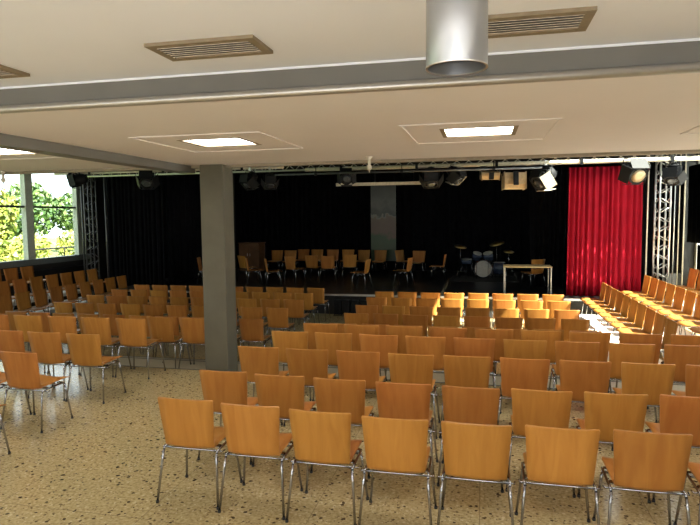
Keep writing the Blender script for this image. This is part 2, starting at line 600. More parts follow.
# stage
b = MB().box(-10.4, 4.7, SY, 21.55, SZ - 0.05, SZ)
st = struct(b.done('floor', STAGEM), 'black stage floor')
struct(MB().box(-10.4, 4.7, SY - 0.03, SY, SZ - 0.045, SZ + 0.004).done('trim_11', ALU), 'pale metal edge of the stage')
struct(MB().box(-10.38, 4.68, SY + 0.06, 21.5, ZL, SZ - 0.05).done('wall_stage', SKIRT), 'dark face below the stage edge')

# ------------------------------------------------------------------ garden outside
struct(MB().box(-90, X_L - 0.3, -30, 70, -1.0, -0.3).done('ground', GRASS), 'sunny lawn outside the left window')
struct(MB().box(X_R + 0.3, 60, -60, 60, -1.0, -0.4).done('ground', PAVING))


def tree(loc, clusters, lm, n, s, label, name='leafy_tree', trunk_h=2.5):
    t = empty(name, loc, 0, label, 'tree', 'garden trees outside the left window')
    b = MB()
    for i in range(4):
        a = i * 1.9
        b.tube([(0, 0, 0), (0.1 * cos(a), 0.1 * sin(a), trunk_h * 0.5), (0.9 * cos(a), 0.9 * sin(a), trunk_h * 1.3)], 0.11, 6, r2=0.03)
    b.done('trunk', BARK, t)
    b = MB()
    rnd = random.Random(hash(label) % 1000 if False else len(label) * 7)
    for (cx, cy, cz, r) in clusters:
        for _ in range(int(n * r * r)):
            d = Vector((rnd.gauss(0, 1), rnd.gauss(0, 1), rnd.gauss(0, 0.8)))
            d = d.normalized() * r * (0.45 + 0.55 * rnd.random() ** 0.5)
            p = Vector((cx, cy, cz)) + d
            u = Vector((rnd.gauss(0, 1), rnd.gauss(0, 1), rnd.gauss(0, 1))).normalized()
            v = u.orthogonal().normalized()
            q = s * (0.6 + 0.8 * rnd.random())
            vs = [b.b.verts.new(p + k) for k in (u * q, v * q * 0.5, -u * q, -v * q * 0.5)]
            b.b.faces.new(vs)
    b.done('foliage', lm, t)
    return t


tree((-19, 18.6, -0.3), [(-0.3, 1.0, 1.0, 0.9), (0.0, 0.4, 2.3, 1.1), (-0.6, -1.4, 1.0, 1.3), (0, 0, 1.6, 1.1), (0.4, 0.5, 2.9, 0.9), (-0.5, -0.3, 3.9, 0.9), (0.2, -1.3, 2.4, 1.2), (0, -2.6, 3.2, 1.4)], LEAF1, 800, 0.11,
     'yellow-green loose tree close outside the left window pane', trunk_h=2.2)
tree((-33, 37, -0.3), [(0, 0, 3.2, 2.1), (2.2, 2.2, 3.0, 1.6), (-2.0, -1.5, 2.6, 1.6), (3.4, 4.0, 2.7, 1.3), (4.4, 5.6, 2.4, 1.2)], LEAF2, 420, 0.2,
     'dark green round tree seen through the right window pane', trunk_h=2.0)
tree((-20.5, 26.0, -0.3), [(-4, -4.5, 1.0, 1.0), (-2.4, -3, 1.0, 0.9), (-1.2, -1.6, 1.0, 0.9), (0, 0, 1.1, 0.9), (0.8, 1.1, 1.0, 0.8), (1.3, 2.2, 1.0, 0.8), (1.7, 3.2, 0.9, 0.7)], LEAF1, 700, 0.12,
     'low bright green bush along the bottom of the window', 'garden_bush', 0.5)
g = empty('garden_fence', (-15.5, 18.6, -0.3), 0, 'thin dark garden railing beyond the right window pane', 'fence')
MB().tube([(0, -1.5, 1.42), (0, 2.6, 1.42)], 0.03, 6).done('rail', BLACKM, g)
for k in range(3):
    MB().tube([(0, -1.4 + 1.9 * k, 0), (0, -1.4 + 1.9 * k, 1.42)], 0.025, 6).done('post', BLACKM, g)


# ------------------------------------------------------------------ chairs
def shell_profile():
    P = []
    for i in range(7):                      # seat, front to rear
        t = i / 6
        y = 0.49 - 0.37 * t
        z = 0.448 - 0.018 * t - (0.02 * (1 - t * 4) ** 2 if t < 0.25 else 0)
        P.append((y, z, 0.415 - 0.01 * t))
    n_seat = len(P)
    P += [(0.088, 0.420, 0.395), (0.062, 0.426, 0.397), (0.050, 0.45, 0.40)]
    for i in range(1, 7):
        t = i / 6
        P.append((0.050 - 0.055 * t - 0.012 * sin(pi * t) * 0, 0.45 + 0.37 * t, 0.40 + 0.052 * t))
    return P, n_seat


def sheet(b, P, thick=0.011, nx=7, dish=0.014, round_first=False, round_last=False, cr=0.035):
    top, bot = [], []
    for i, (y, z, wd) in enumerate(P):
        if i == 0:
            d = Vector((0, P[1][0] - y, P[1][1] - z))
        elif i == len(P) - 1:
            d = Vector((0, y - P[i - 1][0], z - P[i - 1][1]))
        else:
            d = Vector((0, P[i + 1][0] - P[i - 1][0], P[i + 1][1] - P[i - 1][1]))
        d.normalize()
        nrm = Vector((0, -d.z, d.y))      # towards the sitter
        if nrm.y < 0 and abs(d.z) > abs(d.y):
            nrm = -nrm
        if abs(d.y) >= abs(d.z) and nrm.z < 0:
            nrm = -nrm
        hw = wd / 2
        if (round_first and i == 0) or (round_last and i == len(P) - 1):
            hw -= cr * (0.45 if round_first else 0.2)
        ra, rb = [], []
        for k in range(nx):
            s = -1 + 2 * k / (nx - 1)
            base = Vector((s * hw, y, z)) + nrm * (dish * s * s)
            ra.append(b.b.verts.new(base + nrm * thick))
            rb.append(b.b.verts.new(base))
        top.append(ra)
        bot.append(rb)
    n = len(P)
    for i in range(n - 1):
        for k in range(nx - 1):
            for R_, fl in ((top, 0), (bot, 1)):
                vs = [R_[i][k], R_[i][k + 1], R_[i + 1][k + 1], R_[i + 1][k]]
                f = b.b.faces.new(vs if fl else vs[::-1])
                f.smooth = True
        for k, sgn in ((0, 1), (nx - 1, -1)):
            b.b.faces.new([top[i][k], bot[i][k], bot[i + 1][k], top[i + 1][k]])
    for i in (0, n - 1):
        for k in range(nx - 1):
            b.b.faces.new([top[i][k], top[i][k + 1], bot[i][k + 1], bot[i][k]])


def make_chair(caps):
    t = empty('stacking_chair', (0, 0, 0), 0, '', 'chair')
    P, ns = shell_profile()
    b = MB()
    sheet(b, P[:ns], round_first=True)
    b.done('seat', WOOD, t)
    b = MB()
    top = P[ns - 1:]
    y, z, wd = top[-1]
    top = top[:-1] + [(y + 0.0015, z - 0.008, wd - 0.001), (y, z, wd)]
    sheet(b, top, round_last=True)
    b.done('backrest', WOOD, t)
    R = 0.0095
    n = 7
    # side rails + cross bars
    b = MB()
    for s in (-1, 1):
        b.tube([(s * 0.205, 0.40, 0.395), (s * 0.212, 0.385, 0.414), (s * 0.216, 0.34, 0.418), (s * 0.218, 0.12, 0.412), (s * 0.219, 0.085, 0.410), (s * 0.219, 0.066, 0.400)], R, n)
        b.tube([(s * 0.218, 0.10, 0.405), (s * 0.248, 0.105, 0.40), (s * 0.252, 0.14, 0.40)], 0.006, 5)
        b.box(s * 0.19 - 0.02, s * 0.19 + 0.02, 0.13, 0.17, 0.418, 0.428)
        b.box(s * 0.19 - 0.02, s * 0.19 + 0.02, 0.33, 0.37, 0.418, 0.432)
    b.tube([(-0.218, 0.085, 0.410), (-0.1, 0.072, 0.416), (0.1, 0.072, 0.416), (0.218, 0.085, 0.410)], 0.008, n)
    b.tube([(-0.214, 0.33, 0.408), (0.214, 0.33, 0.408)], 0.008, n)
    b.done('seat_frame', CHROME, t)
    for s in (-1, 1):
        for yt, yf, xt, xf in ((0.40, 0.445, 0.205, 0.246), (0.062, 0.0, 0.218, 0.250)):
            b = MB()
            b.tube([(s * xt, yt, 0.397), (s * (xt + 0.2 * (xf - xt)), yt + 0.2 * (yf - yt), 0.32), (s * xf, yf, 0.012 if caps else 0.0)], R, n)
            lg = b.done('leg', CHROME, t)
            if caps:
                b = MB().tube([(s * xf, yf, 0.018), (s * xf, yf, 0.0)], 0.0125, 8)
                b.done('foot_cap', RUBBER, lg)
    return t


PROTO = {True: make_chair(True), False: make_chair(False)}
USED = {True: False, False: False}
ORD = ['', 'first', 'second', 'third', 'fourth', 'fifth', 'sixth', 'seventh', 'eighth', 'ninth', 'tenth', 'eleventh', 'twelfth']
jr = random.Random(3)


def chair(x, y, z, deg, label, group, caps=False):
    if not USED[caps]:
        o = PROTO[caps]
        USED[caps] = True
    else:
        o = copy_tree(PROTO[caps])
    o.location = (x, y, z)
    o.rotation_euler = (0, 0, radians(deg))
    o['label'] = label
    o['category'] = 'chair'
    o['group'] = group
    return o


PX = 0.53
X0 = -2.155
# upper floor, right block
names = ['nearest row', 'second row from the camera', 'third row from the camera', 'fourth row from the camera', 'fifth row from the camera']
for r, (y, n, nm, dx) in enumerate(((3.85, 8, names[0], 0.0), (4.63, 8, names[1], -0.065), (5.60, 9, names[2], -0.12), (6.44, 10, names[3], -0.06), (7.0, 9, names[4], 0.16))):
    for j in range(n):
        chair(X0 + dx + j * (0.532 if r == 0 else 0.5355), y - (0.11, 0.08, 0.04, 0.03, 0.02)[r] * sin(pi * min(1, j / 7.5)) + jr.uniform(-.012, .012), 0, jr.uniform(-.8, .8),
              'orange plywood chair on chrome legs, %s from left in the %s' % (ORD[j + 1], nm.replace('from the camera', 'from camera')),
              'chairs in the near right block on terrazzo', True)
# upper floor, left block (counted from the aisle)
for y, xc, rz, n, nm in ((4.93, -4.61, -1, 2, 'nearest left row'), (5.88, -4.58, 0, 4, 'second left row'), (6.90, -4.64, 1, 5, 'third left row')):
    for j in range(n):
        chair(xc - j * 0.545, y + jr.uniform(-.02, .02), 0, rz + jr.uniform(-1, 1),
              'orange plywood chair left of the column, %s from the aisle in the %s' % (ORD[j + 1], nm),
              'chairs in the near left block on terrazzo', True)
chair(-4.52, 3.96, 0, 0, 'plywood chair cut off by the left picture edge, nearest the camera', 'chairs in the near left block on terrazzo', True)
for j, x in enumerate((-4.73, -4.19)):
    chair(x, 7.78, -0.13, -2, 'plywood chair on the first step, %s' % ('just left of the column' if j else 'second to the left of the column'),
          'chairs on the first step by the column', True)
# lower floor blocks
rown = ['row nearest the stage', 'second row from the stage', 'third row from the stage', 'fourth row from the stage', 'fifth row from the stage']
for y, nm in zip((13.12, 12.15, 11.02, 10.06, 9.06), rown):
    for j in range(8):
        chair(-2.19 + j * PX, y + jr.uniform(-.02, .02), ZL, jr.uniform(-1, 1),
              'plywood chair, lower middle block, %s from left in the %s' % (ORD[j + 1], nm), 'chairs in the lower middle block')
for y, nm, xr in zip((13.56, 12.6, 11.52, 10.42, 9.18), rown, (-3.97, -3.96, -3.86, -3.82, -3.85)):
    for j in range(10):
        chair(xr - j * PX, y + jr.uniform(-.02, .02), ZL, jr.uniform(-1, 1),
              'plywood chair, lower left block, %s from the aisle in the %s' % (ORD[j + 1], nm), 'chairs in the lower left block')


# ------------------------------------------------------------------ platforms of the wings
def platform(x0, x1, y0, y1, z, label):
    p = empty('platform', ((x0 + x1) / 2, y0, ZL), 0, label, 'platform')
    ox, oy = (x0 + x1) / 2, y0
    MB().box(x0 - ox, x1 - ox, 0, y1 - y0, z - ZL - 0.035, z - ZL, bevel=0.004).done('deck', PLAT, p)
    fr = MB()
    fr.box(x0 - ox, x0 - ox + 0.04, 0, y1 - y0, max(0.0, z - ZL - 0.1), z - ZL - 0.036).box(x1 - ox - 0.04, x1 - ox, 0, y1 - y0, max(0.0, z - ZL - 0.1), z - ZL - 0.036)
    fr.box(x0 - ox + 0.04, x1 - ox - 0.04, 0, 0.04, max(0.0, z - ZL - 0.1), z - ZL - 0.036)
    fr.done('frame', ALU, p)
    k = 0
    while z - ZL > 0.12 and y0 + k * 1.0 < y1:
        for xx in (x0 - ox + 0.02, x1 - ox - 0.06):
            MB().box(xx, xx + 0.04, 0.02 + k * 1.0, 0.06 + k * 1.0, 0, z - ZL - 0.1).done('leg', ALU, p)
        k += 1
    return p


platform(2.02, 2.84, 9.0, 14.4, -0.18, 'low pale platform under the front row of the right wing')
platform(2.86, 3.70, 9.0, 14.4, 0.02, 'pale platform under the middle row of the right wing')
platform(3.72, 4.80, 9.0, 14.4, 0.22, 'high pale platform under the back row of the right wing')
for j in range(10):
    chair(2.68, 13.72 - j * 0.523, -0.18, 92 + jr.uniform(-1, 1), 'sunlit wing chair facing left, %s from the stage in the lowest right-wing row' % ORD[j + 1], 'front row of the right wing')
for j in range(9):
    chair(3.50, 13.50 - j * 0.535, 0.02, 92 + jr.uniform(-1, 1), 'sunlit wing chair facing left, %s from the stage in the middle right-wing row' % ORD[j + 1], 'middle row of the right wing')
for j in range(6):
    chair(4.24, 13.02 - j * 0.54, 0.22, 92 + jr.uniform(-1, 1), 'sunlit wing chair facing left, %s from the stage in the highest right-wing row' % ORD[j + 1], 'back row of the right wing')
platform(-10.68, -9.75, 9.6, 15.4, -0.30, 'very low platform under the nearest left-wing row')
platform(-11.56, -10.70, 8.5, 15.0, -0.10, 'dark-shaded platform under the middle left-wing row')
platform(-12.38, -11.58, 8.5, 14.9, 0.10, 'raised platform under the left-wing row by the window')
for j in range(10):
    chair(-10.25, 10.62 + j * 0.535 - 0.535, -0.30, -89 + jr.uniform(-1, 1), 'wing chair facing right, %s from the stage in the lowest left-wing row' % ORD[10 - j], 'front row of the left wing')
for j in range(8):
    chair(-11.12, 11.5 + j * 0.545 - 0.545, -0.10, -89 + jr.uniform(-1, 1), 'wing chair facing right, %s from the stage in the middle left-wing row' % ORD[8 - j], 'middle row of the left wing')
for j in range(5):
    chair(-11.98, 11.6 + j * 0.55 - 0.55, 0.10, -90 + jr.uniform(-1, 1), 'wing chair under the garden window, %s from the stage in that row' % ORD[5 - j], 'back row of the left wing')

# ------------------------------------------------------------------ chairs on the stage
STG = [(-8.45, 16.2, -75, 'stage chair half hidden behind the grey column'),
       (-7.42, 17.05, -35, 'stage chair right of the column, overlapping its neighbour'),
       (-6.90, 16.2, -60, 'stage chair turned right, splayed legs, second right of the column'),
       (-6.2, 15.95, -62, 'stage chair turned right, front pair left of the middle'),
       (-5.72, 16.75, -28, 'stage chair turned slightly right, front, beside its sideways neighbour'),
       (-5.2, 17.35, -10, 'stage chair seen from behind, left of the middle'),
       (-4.62, 17.15, 4, 'stage chair seen from behind, right of the middle'),
       (-4.05, 17.75, 14, 'paler stage chair turned slightly left beneath the hanging panel'),
       (-3.08, 15.9, 82, 'sideways stage chair facing left, front right of the circle'),
       (-1.98, 16.6, 78, 'sideways stage chair facing left, alone before the black curtain'),
       (-1.08, 18.2, 86, 'sideways stage chair facing left, nearest the drum kit'),
       (-7.3, 20.1, 178, 'dim stage chair at the back beside the brown cabinet'),
       (-6.76, 20.0, 184, 'dim stage chair at the back, second from the brown cabinet'),
       (-6.5, 20.75, 180, 'back-row stage chair, left end of the far arc'),
       (-5.92, 20.6, 178, 'back-row stage chair, second along the far arc'),
       (-5.33, 20.6, 182, 'back-row stage chair, third along the far arc'),
       (-4.75, 20.6, 180, 'back-row stage chair, fourth along the far arc'),
       (-4.12, 20.4, 176, 'back-row stage chair, fifth along the far arc'),
       (-3.5, 20.3, 176, 'back-row stage chair, directly under the hanging panel'),
       (-2.85, 20.3, 235, 'back-row stage chair turned sideways, right of the panel'),
       (-2.1, 20.0, 172, 'back-row stage chair, lone one at the right end of the arc')]
for x, y, d, lab in STG:
    chair(x, y, SZ, d, lab, 'chairs in a circle on the stage')
chair(1.5, 16.25, SZ, 35, 'sunlit plywood chair standing behind the small stage table', 'chairs in a circle on the stage')

# table
t = empty('stage_table', (1.13, 15.35, SZ), 0, 'small light wooden table with white legs near the stage edge', 'table')
MB().box(-0.58, 0.58, -0.33, 0.33, 0.705, 0.73, bevel=0.004).done('tabletop', TABLEW, t)
MB().box(-0.53, 0.53, -0.15, -0.12, 0.67, 0.70).box(-0.53, 0.53, 0.12, 0.15, 0.67, 0.70).done('underframe', BLACKM, t)
for sx in (-1, 1):
    for sy in (-1, 1):
        MB().tube([(sx * 0.555, sy * 0.30, 0), (sx * 0.555, sy * 0.30, 0.70)], 0.015, 8).done('leg', WHITEP, t)

# brown cabinet
t = empty('wooden_cabinet', (-8.42, 20.4, SZ), 0, 'dim brown wooden cabinet at the back left of the stage', 'cabinet')
MB().box(-0.40, 0.40, -0.3, 0.3, 0.05, 1.06, bevel=0.01).done('body', CABW, t)
MB().box(-0.42, 0.42, -0.32, 0.32, 1.06, 1.10, bevel=0.006).done('top', CABW, t)
for sx in (-1, 1):
    d = MB().box(sx * 0.2 - 0.19, sx * 0.2 + 0.19, -0.32, -0.30, 0.08, 1.04).done('door', CABW, t)
    MB().tube([(sx * 0.05, -0.335, 0.6), (sx * 0.05, -0.335, 0.7)], 0.01, 6).done('handle', ALU, d)
MB().box(-0.36, 0.36, -0.26, 0.26, 0, 0.05).done('plinth', BLACKM, t)

# drum kit
t = empty('drum_kit', (0.05, 19.0, SZ + 0.014), 0, 'drum kit with blue shells and brass cymbals at the back of the stage', 'drum kit')
Mx = Matrix.Translation((0, 0.1, 0.30)) @ Matrix.Rotation(pi / 2, 4, 'X')
bd = MB().lathe([(0.0, -0.2), (0.27, -0.2), (0.29, -0.2), (0.29, 0.2), (0.27, 0.2), (0.0, 0.2)][1:5], 24, Mx).done('bass_drum', DRUMS, t)
MB().lathe([(0.265, 0.202), (0.265, 0.206)], 24, Mx).done('drum_head', DRUMH, bd)
MB().lathe([(0.295, 0.17), (0.30, 0.18), (0.295, 0.20)], 24, Mx).done('hoop', CHROME, bd)
for x, y, z, r, h, ry, rx in ((-0.2, 0.05, 0.70, 0.15, 0.2, 0.2, 0.35), (0.16, 0.05, 0.70, 0.16, 0.22, -0.2, 0.35), (0.5, -0.15, 0.34, 0.19, 0.36, 0, 0), (-0.52, -0.1, 0.55, 0.17, 0.13, 0, 0.1)):
    M_ = Matrix.Translation((x, y, z)) @ Matrix.Rotation(rx, 4, 'X') @ Matrix.Rotation(ry, 4, 'Y')
    d = MB().lathe([(r, -h / 2), (r, h / 2)], 20, M_).done('drum', DRUMS, t)
    MB().lathe([(r - 0.01, h / 2 + 0.001), (r - 0.01, h / 2 + 0.006)], 20, M_).done('drum_head', DRUMH, d)
    MB().lathe([(r + 0.006, h / 2 - 0.02), (r + 0.01, h / 2 - 0.01), (r + 0.006, h / 2)], 20, M_).done('hoop', CHROME, d)
    b = MB()
    for a in range(3):
        ang = a * 2.09 + 0.5
        b.tube([(x + r * 0.9 * cos(ang), y + r * 0.9 * sin(ang), z - h / 2), (x + (r + 0.1) * cos(ang), y + (r + 0.1) * sin(ang), 0)], 0.009, 6)
    b.done('stand', CHROME, d)
for x, y, z, r, tl in ((-0.72, 0.1, 1.0, 0.2, 0.2), (0.42, 0.15, 1.10, 0.24, -0.25), (0.78, -0.15, 0.86, 0.17, 0.1)):
    M_ = Matrix.Translation((x, y, z)) @ Matrix.Rotation(tl, 4, 'Y') @ Matrix.Rotation(0.25, 4, 'X')
    cy = MB().lathe([(r, 0), (r * 0.3, 0.02), (0.03, 0.045), (0.01, 0.05)], 24, M_).done('cymbal', BRASS, t)
    b = MB().tube([(x, y, 0.35), (x, y, z)], 0.011, 6)
    for a in range(3):
        ang = a * 2.09
        b.tube([(x, y, 0.45), (x + 0.26 * cos(ang), y + 0.26 * sin(ang), 0)], 0.009, 6)
    b.done('stand', CHROME, cy)
b = MB().lathe([(0.16, 0.46), (0.17, 0.5), (0.15, 0.54)], 18, Matrix.Translation((0.1, 0.62, 0)))
b.done('stool_seat', BLACKM, t)
b = MB().tube([(0.1, 0.62, 0.2), (0.1, 0.62, 0.46)], 0.015, 6)
for a in range(3):
    b.tube([(0.1, 0.62, 0.25), (0.1 + 0.22 * cos(a * 2.09), 0.62 + 0.22 * sin(a * 2.09), 0)], 0.01, 6)
b.done('stool_stand', CHROME, t)
tag(MB().box(-0.55, 1.55, 18.05, 19.75, 0, 0.012).done('drum_rug', SKIRT, None, (-0.45, 0.0, SZ)), 'dark rug under the drum kit', 'rug')

# tape strip on stage floor
p0, p1 = Vector((-0.97, 18.9, SZ)), Vector((-1.03, 14.9, SZ))
tag(MB().box(-0.035, 0.035, -2.0, 2.0, 0, 0.004).done('floor_tape', TAPE, None, (-1.0, 16.9, SZ)), 'long tan tape strip on the black stage floor', 'tape')
# footlights and cable by the stage front, in the aisle
for k in range(4):
    t = empty('footlight', (-3.62 + 0.23 * k, 14.42, ZL), 0, 'small black box light before the stage front, %s from the left' % ORD[k + 1], 'stage light', 'box lights before the stage')
    MB().box(-0.09, 0.09, -0.08, 0.08, 0.04, 0.42, bevel=0.015).done('housing', BLACKM, t)
    MB().box(-0.10, -0.09, -0.03, 0.03, 0, 0.3).box(0.09, 0.10, -0.03, 0.03, 0, 0.3).box(-0.10, 0.10, -0.03, 0.03, 0, 0.012).done('bracket', BLACKM, t)


# ------------------------------------------------------------------ curtains
def curtain(name, a, c, z0, z1, m, label, folds, amp=0.07, flare=0.0, seed=1):
    """pleated cloth hung between plan points a and c, with real thickness"""
    a, c = Vector(a), Vector(c)
    L_ = (c - a).length
    d = (c - a) / L_
    nrm = Vector((-d.y, d.x))
    rnd = random.Random(seed)
    ph = [rnd.uniform(0, 6) for _ in range(4)]
    nx = max(24, int(folds * 8))
    nz = 6
    b = MB()
    grid = []
    for side in (0, 1):
        g = []
        for j in range(nz + 1):
            v = j / nz
            row = []
            for i in range(nx + 1):
                u = i / nx
                A_ = amp * (1.0 - 0.45 * v)
                off = A_ * (sin(2 * pi * folds * u + 1.2 * sin(5 * u * pi + ph[0])) + 0.35 * sin(2 * pi * folds * 1.7 * u + ph[1] + v)) + side * 0.008
                p = a + d * (u * L_ + flare * (1 - v) * (u - 0.5)) + nrm * off
                row.append(b.b.verts.new((p.x - a.x, p.y - a.y, z0 + (z1 - z0) * v)))
            g.append(row)
        grid.append(g)
    for side in (0, 1):
        for j in range(nz):
            for i in range(nx):
                g = grid[side]
                f = b.b.faces.new((g[j][i], g[j][i + 1], g[j + 1][i + 1], g[j + 1][i]))
                f.smooth = True
    for i in range(nx):
        for j in (0, nz):
            b.b.faces.new((grid[0][j][i], grid[0][j][i + 1], grid[1][j][i + 1], grid[1][j][i]))
    for j in range(nz):
        for i in (0, nx):
            b.b.faces.new((grid[0][j][i], grid[0][j + 1][i], grid[1][j + 1][i], grid[1][j][i]))
    o = b.done(name, m, None, (a.x, a.y, 0))
    return tag(o, label, 'curtain', 'black stage curtains' if m is BLACKC else None)


curtain('stage_curtain', (2.07, 15.12), (3.74, 15.12), SZ + 0.01, 3.32, REDC, 'bright red pleated curtain at the right front of the stage', 13, 0.045, 0.04, 5)
curtain('stage_curtain', (-9.4, 21.2), (-3.9, 21.2), SZ + 0.01, 4.0, BLACKC, 'black backdrop curtain left of the hanging panel', 26, 0.06, 0, 2)
curtain('stage_curtain', (-3.85, 21.35), (6.56, 21.35), SZ + 0.01, 4.0, BLACKC, 'black backdrop curtain right of the hanging panel', 36, 0.06, 0, 3)
curtain('stage_curtain', (-11.25, 15.75), (-9.3, 15.75), ZL + 0.02, 3.7, BLACKC, 'black curtain at the left front corner beside the window', 13, 0.06, 0, 4)
curtain('stage_curtain', (-9.3, 15.9), (-9.5, 21.1), SZ + 0.01, 3.9, BLACKC, 'black side curtain along the left edge of the stage', 16, 0.06, 0, 6)
curtain('stage_curtain', (1.25, 16.9), (2.3, 16.9), SZ + 0.01, 3.5, BLACKC, 'black wing curtain just left of the red curtain', 7, 0.06, -0.2, 7)
curtain('stage_curtain', (3.62, 16.4), (4.65, 16.4), SZ + 0.01, 3.6, BLACKC, 'black curtain behind the right truss tower', 8, 0.06, 0, 8)
curtain('stage_curtain', (6.62, 21.25), (6.62, 15.2), 1.24, 3.72, BLACKC, 'black curtain drawn across the far right window', 18, 0.05, 0, 9)
curtain('stage_curtain', (6.55, 19.95), (6.55, 15.2), ZL + 0.02, 1.2, BLACKC, 'lower black cloth across the far right window', 18, 0.05, 0, 10)
curtain('stage_curtain', (4.97, 14.95), (6.45, 14.95), ZL + 0.02, 3.42, BLACKC, 'black curtain at the right edge beside the tower poles', 10, 0.05, 0, 11)

# hanging mottled panel
t = empty('hanging_panel', (-3.5, 20.9, 0.55), 0, 'tall narrow mottled grey-green panel hanging at the stage back', 'panel')
MB().box(-0.46, 0.46, -0.012, 0.012, 0, 2.78).done('sheet', PANELM, t)
MB().tube([(-0.48, 0, 2.79), (0.48, 0, 2.79)], 0.02, 8).done('batten', ALU, t)
b = MB()
for s in (-0.4, 0.4):
    b.tube([(s, 0, 2.8), (s, 0, 3.65)], 0.005, 5)
b.done('cable', BLACKM, t)

# ------------------------------------------------------------------ trusses, rails and poles


def truss_tower(x, y, z0, z1, w_, label, m=ALU):
    t = empty('truss_tower', (x, y, z0), 0.15, label, 'truss')
    b = MB()
    h = z1 - z0
    for sx in (-1, 1):
        for sy in (-1, 1):
            MB().tube([(sx * w_ / 2, sy * w_ / 2, 0.02), (sx * w_ / 2, sy * w_ / 2, h)], 0.024, 8).done('chord', m, t)
    n = int(h / (w_ * 0.9))
    for f in range(4):
        for k in range(n):
            za, zb = 0.05 + h * k / n, 0.05 + h * (k + 1) / n - 0.08
            s = 1 if k % 2 else -1
            q = w_ / 2
            pa, pb = {0: ((s * -q, -q), (s * q, -q)), 1: ((s * -q, q), (s * q, q)), 2: ((-q, s * -q), (-q, s * q)), 3: ((q, s * -q), (q, s * q))}[f]
            b.tube([(pa[0], pa[1], za), (pb[0], pb[1], zb)], 0.011, 6)
    b.done('bracing', m, t)
    MB().box(-w_ * 0.8, w_ * 0.8, -w_ * 0.8, w_ * 0.8, 0, 0.02).done('base_plate', ALU, t)
    return t


def truss_beam(x0, x1, y, z, w_, label, m=ALU):
    t = empty('truss_beam', (x0, y, z), 0, label, 'truss', 'lighting trusses over the stage')
    L_ = x1 - x0
    tri = [(-w_ / 2, 0), (w_ / 2, 0), (0, -w_ * 0.85)]
    for (dy, dz) in tri:
        MB().tube([(0, dy, dz), (L_, dy, dz)], 0.026, 8).done('chord', m, t)
    b = MB()
    n = int(L_ / (w_ * 1.1))
    for k in range(n):
        xa, xb = L_ * k / n, L_ * (k + 1) / n
        for i in range(3):
            (ya, za), (yb, zb) = tri[i], tri[(i + 1) % 3]
            b.tube([(xa, ya, za), (xb, yb, zb)], 0.010, 5)
    b.done('bracing', m, t)
    b = MB()
    for k in range(4):
        xx = L_ * (k + 0.5) / 4
        b.tube([(xx, 0, 0), (xx, 0, 4.2 - z)], 0.008, 5)
    b.done('hanger', BLACKM, t)
    return t


truss_tower(4.12, 14.9, SZ, 3.9, 0.24, 'silver lattice truss tower right of the red curtain')
truss_tower(-11.45, 15.3, ZL, 3.9, 0.24, 'dark lattice truss tower beside the garden window', DKALU)
truss_beam(-11.1, 3.85, 14.6, 3.62, 0.26, 'lattice truss crossing above the stage front')
truss_beam(-9.0, 3.6, 18.6, 3.95, 0.3, 'lattice truss above the rear of the stage', BLACKM)
for k, (x, y, z0, r, lab) in enumerate(((3.80, 14.9, SZ, 0.016, 'pale upright pole just right of the red curtain'),
                                    (4.40, 14.98, SZ, 0.013, 'first upright pole right of the lattice tower'),
                                    (4.52, 15.05, SZ, 0.012, 'second upright pole right of the lattice tower'),
                                    (4.61, 14.98, SZ, 0.016, 'third upright pole right of the lattice tower'))):
    t = empty('upright_pole', (x, y, z0), 0, lab, 'pole', 'upright poles by the right tower')
    MB().tube([(0, 0, 0.02), (0, 0, 3.75)], r, 10).done('tube', CREAM if k != 1 else ALU, t)
    MB().box(-0.045, 0.045, -0.045, 0.045, 0, 0.02).done('base_plate', ALU, t)
for k, (x, y, lab) in enumerate(((-11.05, 15.45, 'dim upright pole right of the left tower'), (-11.9, 15.5, 'dim upright pole left of the left tower'))):
    t = empty('upright_pole', (x, y, ZL), 0, lab, 'pole', 'upright poles by the left tower')
    MB().tube([(0, 0, 0.02), (0, 0, 4.0)], 0.025, 10).done('tube', DKALU, t)
    MB().box(-0.045, 0.045, -0.045, 0.045, 0, 0.02).done('base_plate', ALU, t)


def rail(x0, x1, y, z, r, m, label, name='lighting_rail', hang=3.9):
    t = empty(name, (x0, y, z), 0, label, 'rail', 'rails under the stage ceiling')
    L_ = x1 - x0
    MB().tube([(0, 0, 0), (L_, 0, 0)], r, 12).done('tube', m, t)
    b = MB()
    n = max(2, int(L_ / 1.6))
    for k in range(n):
        xx = L_ * (k + 0.5) / n
        b.tube([(xx, 0, r), (xx, 0, 4.2 - z)], 0.009, 5)
    b.done('hanger', BLACKM, t)
    for k in range(n):
        xx = L_ * (k + 0.5) / n
        MB().box(xx - 0.03, xx + 0.03, -r - 0.012, r + 0.012, -r - 0.012, r + 0.03).done('clamp', BLACKM, t)
    return t


rail(-4.0, 4.6, 13.0, 3.27, 0.045, CREAM, 'thick cream pipe crossing under the stage ceiling')
rail(-4.6, 1.2, 12.6, 3.14, 0.022, DKALU, 'thin grey pipe under the thick cream pipe')
rail(-10.9, -4.6, 13.2, 3.36, 0.03, CREAM, 'dim pipe above the left curtains')
t = empty('light_batten', (-2.32, 13.3, 2.93), 0, 'long tan batten hanging above the panel', 'light')
MB().box(-1.02, 1.02, -0.035, 0.035, -0.04, 0.03, bevel=0.006).done('housing', CREAM, t)
b = MB()
for s in (-0.8, 0.8):
    b.tube([(s, 0, 0.03), (s, 0, 1.27)], 0.007, 5)
b.done('hanger', BLACKM, t)


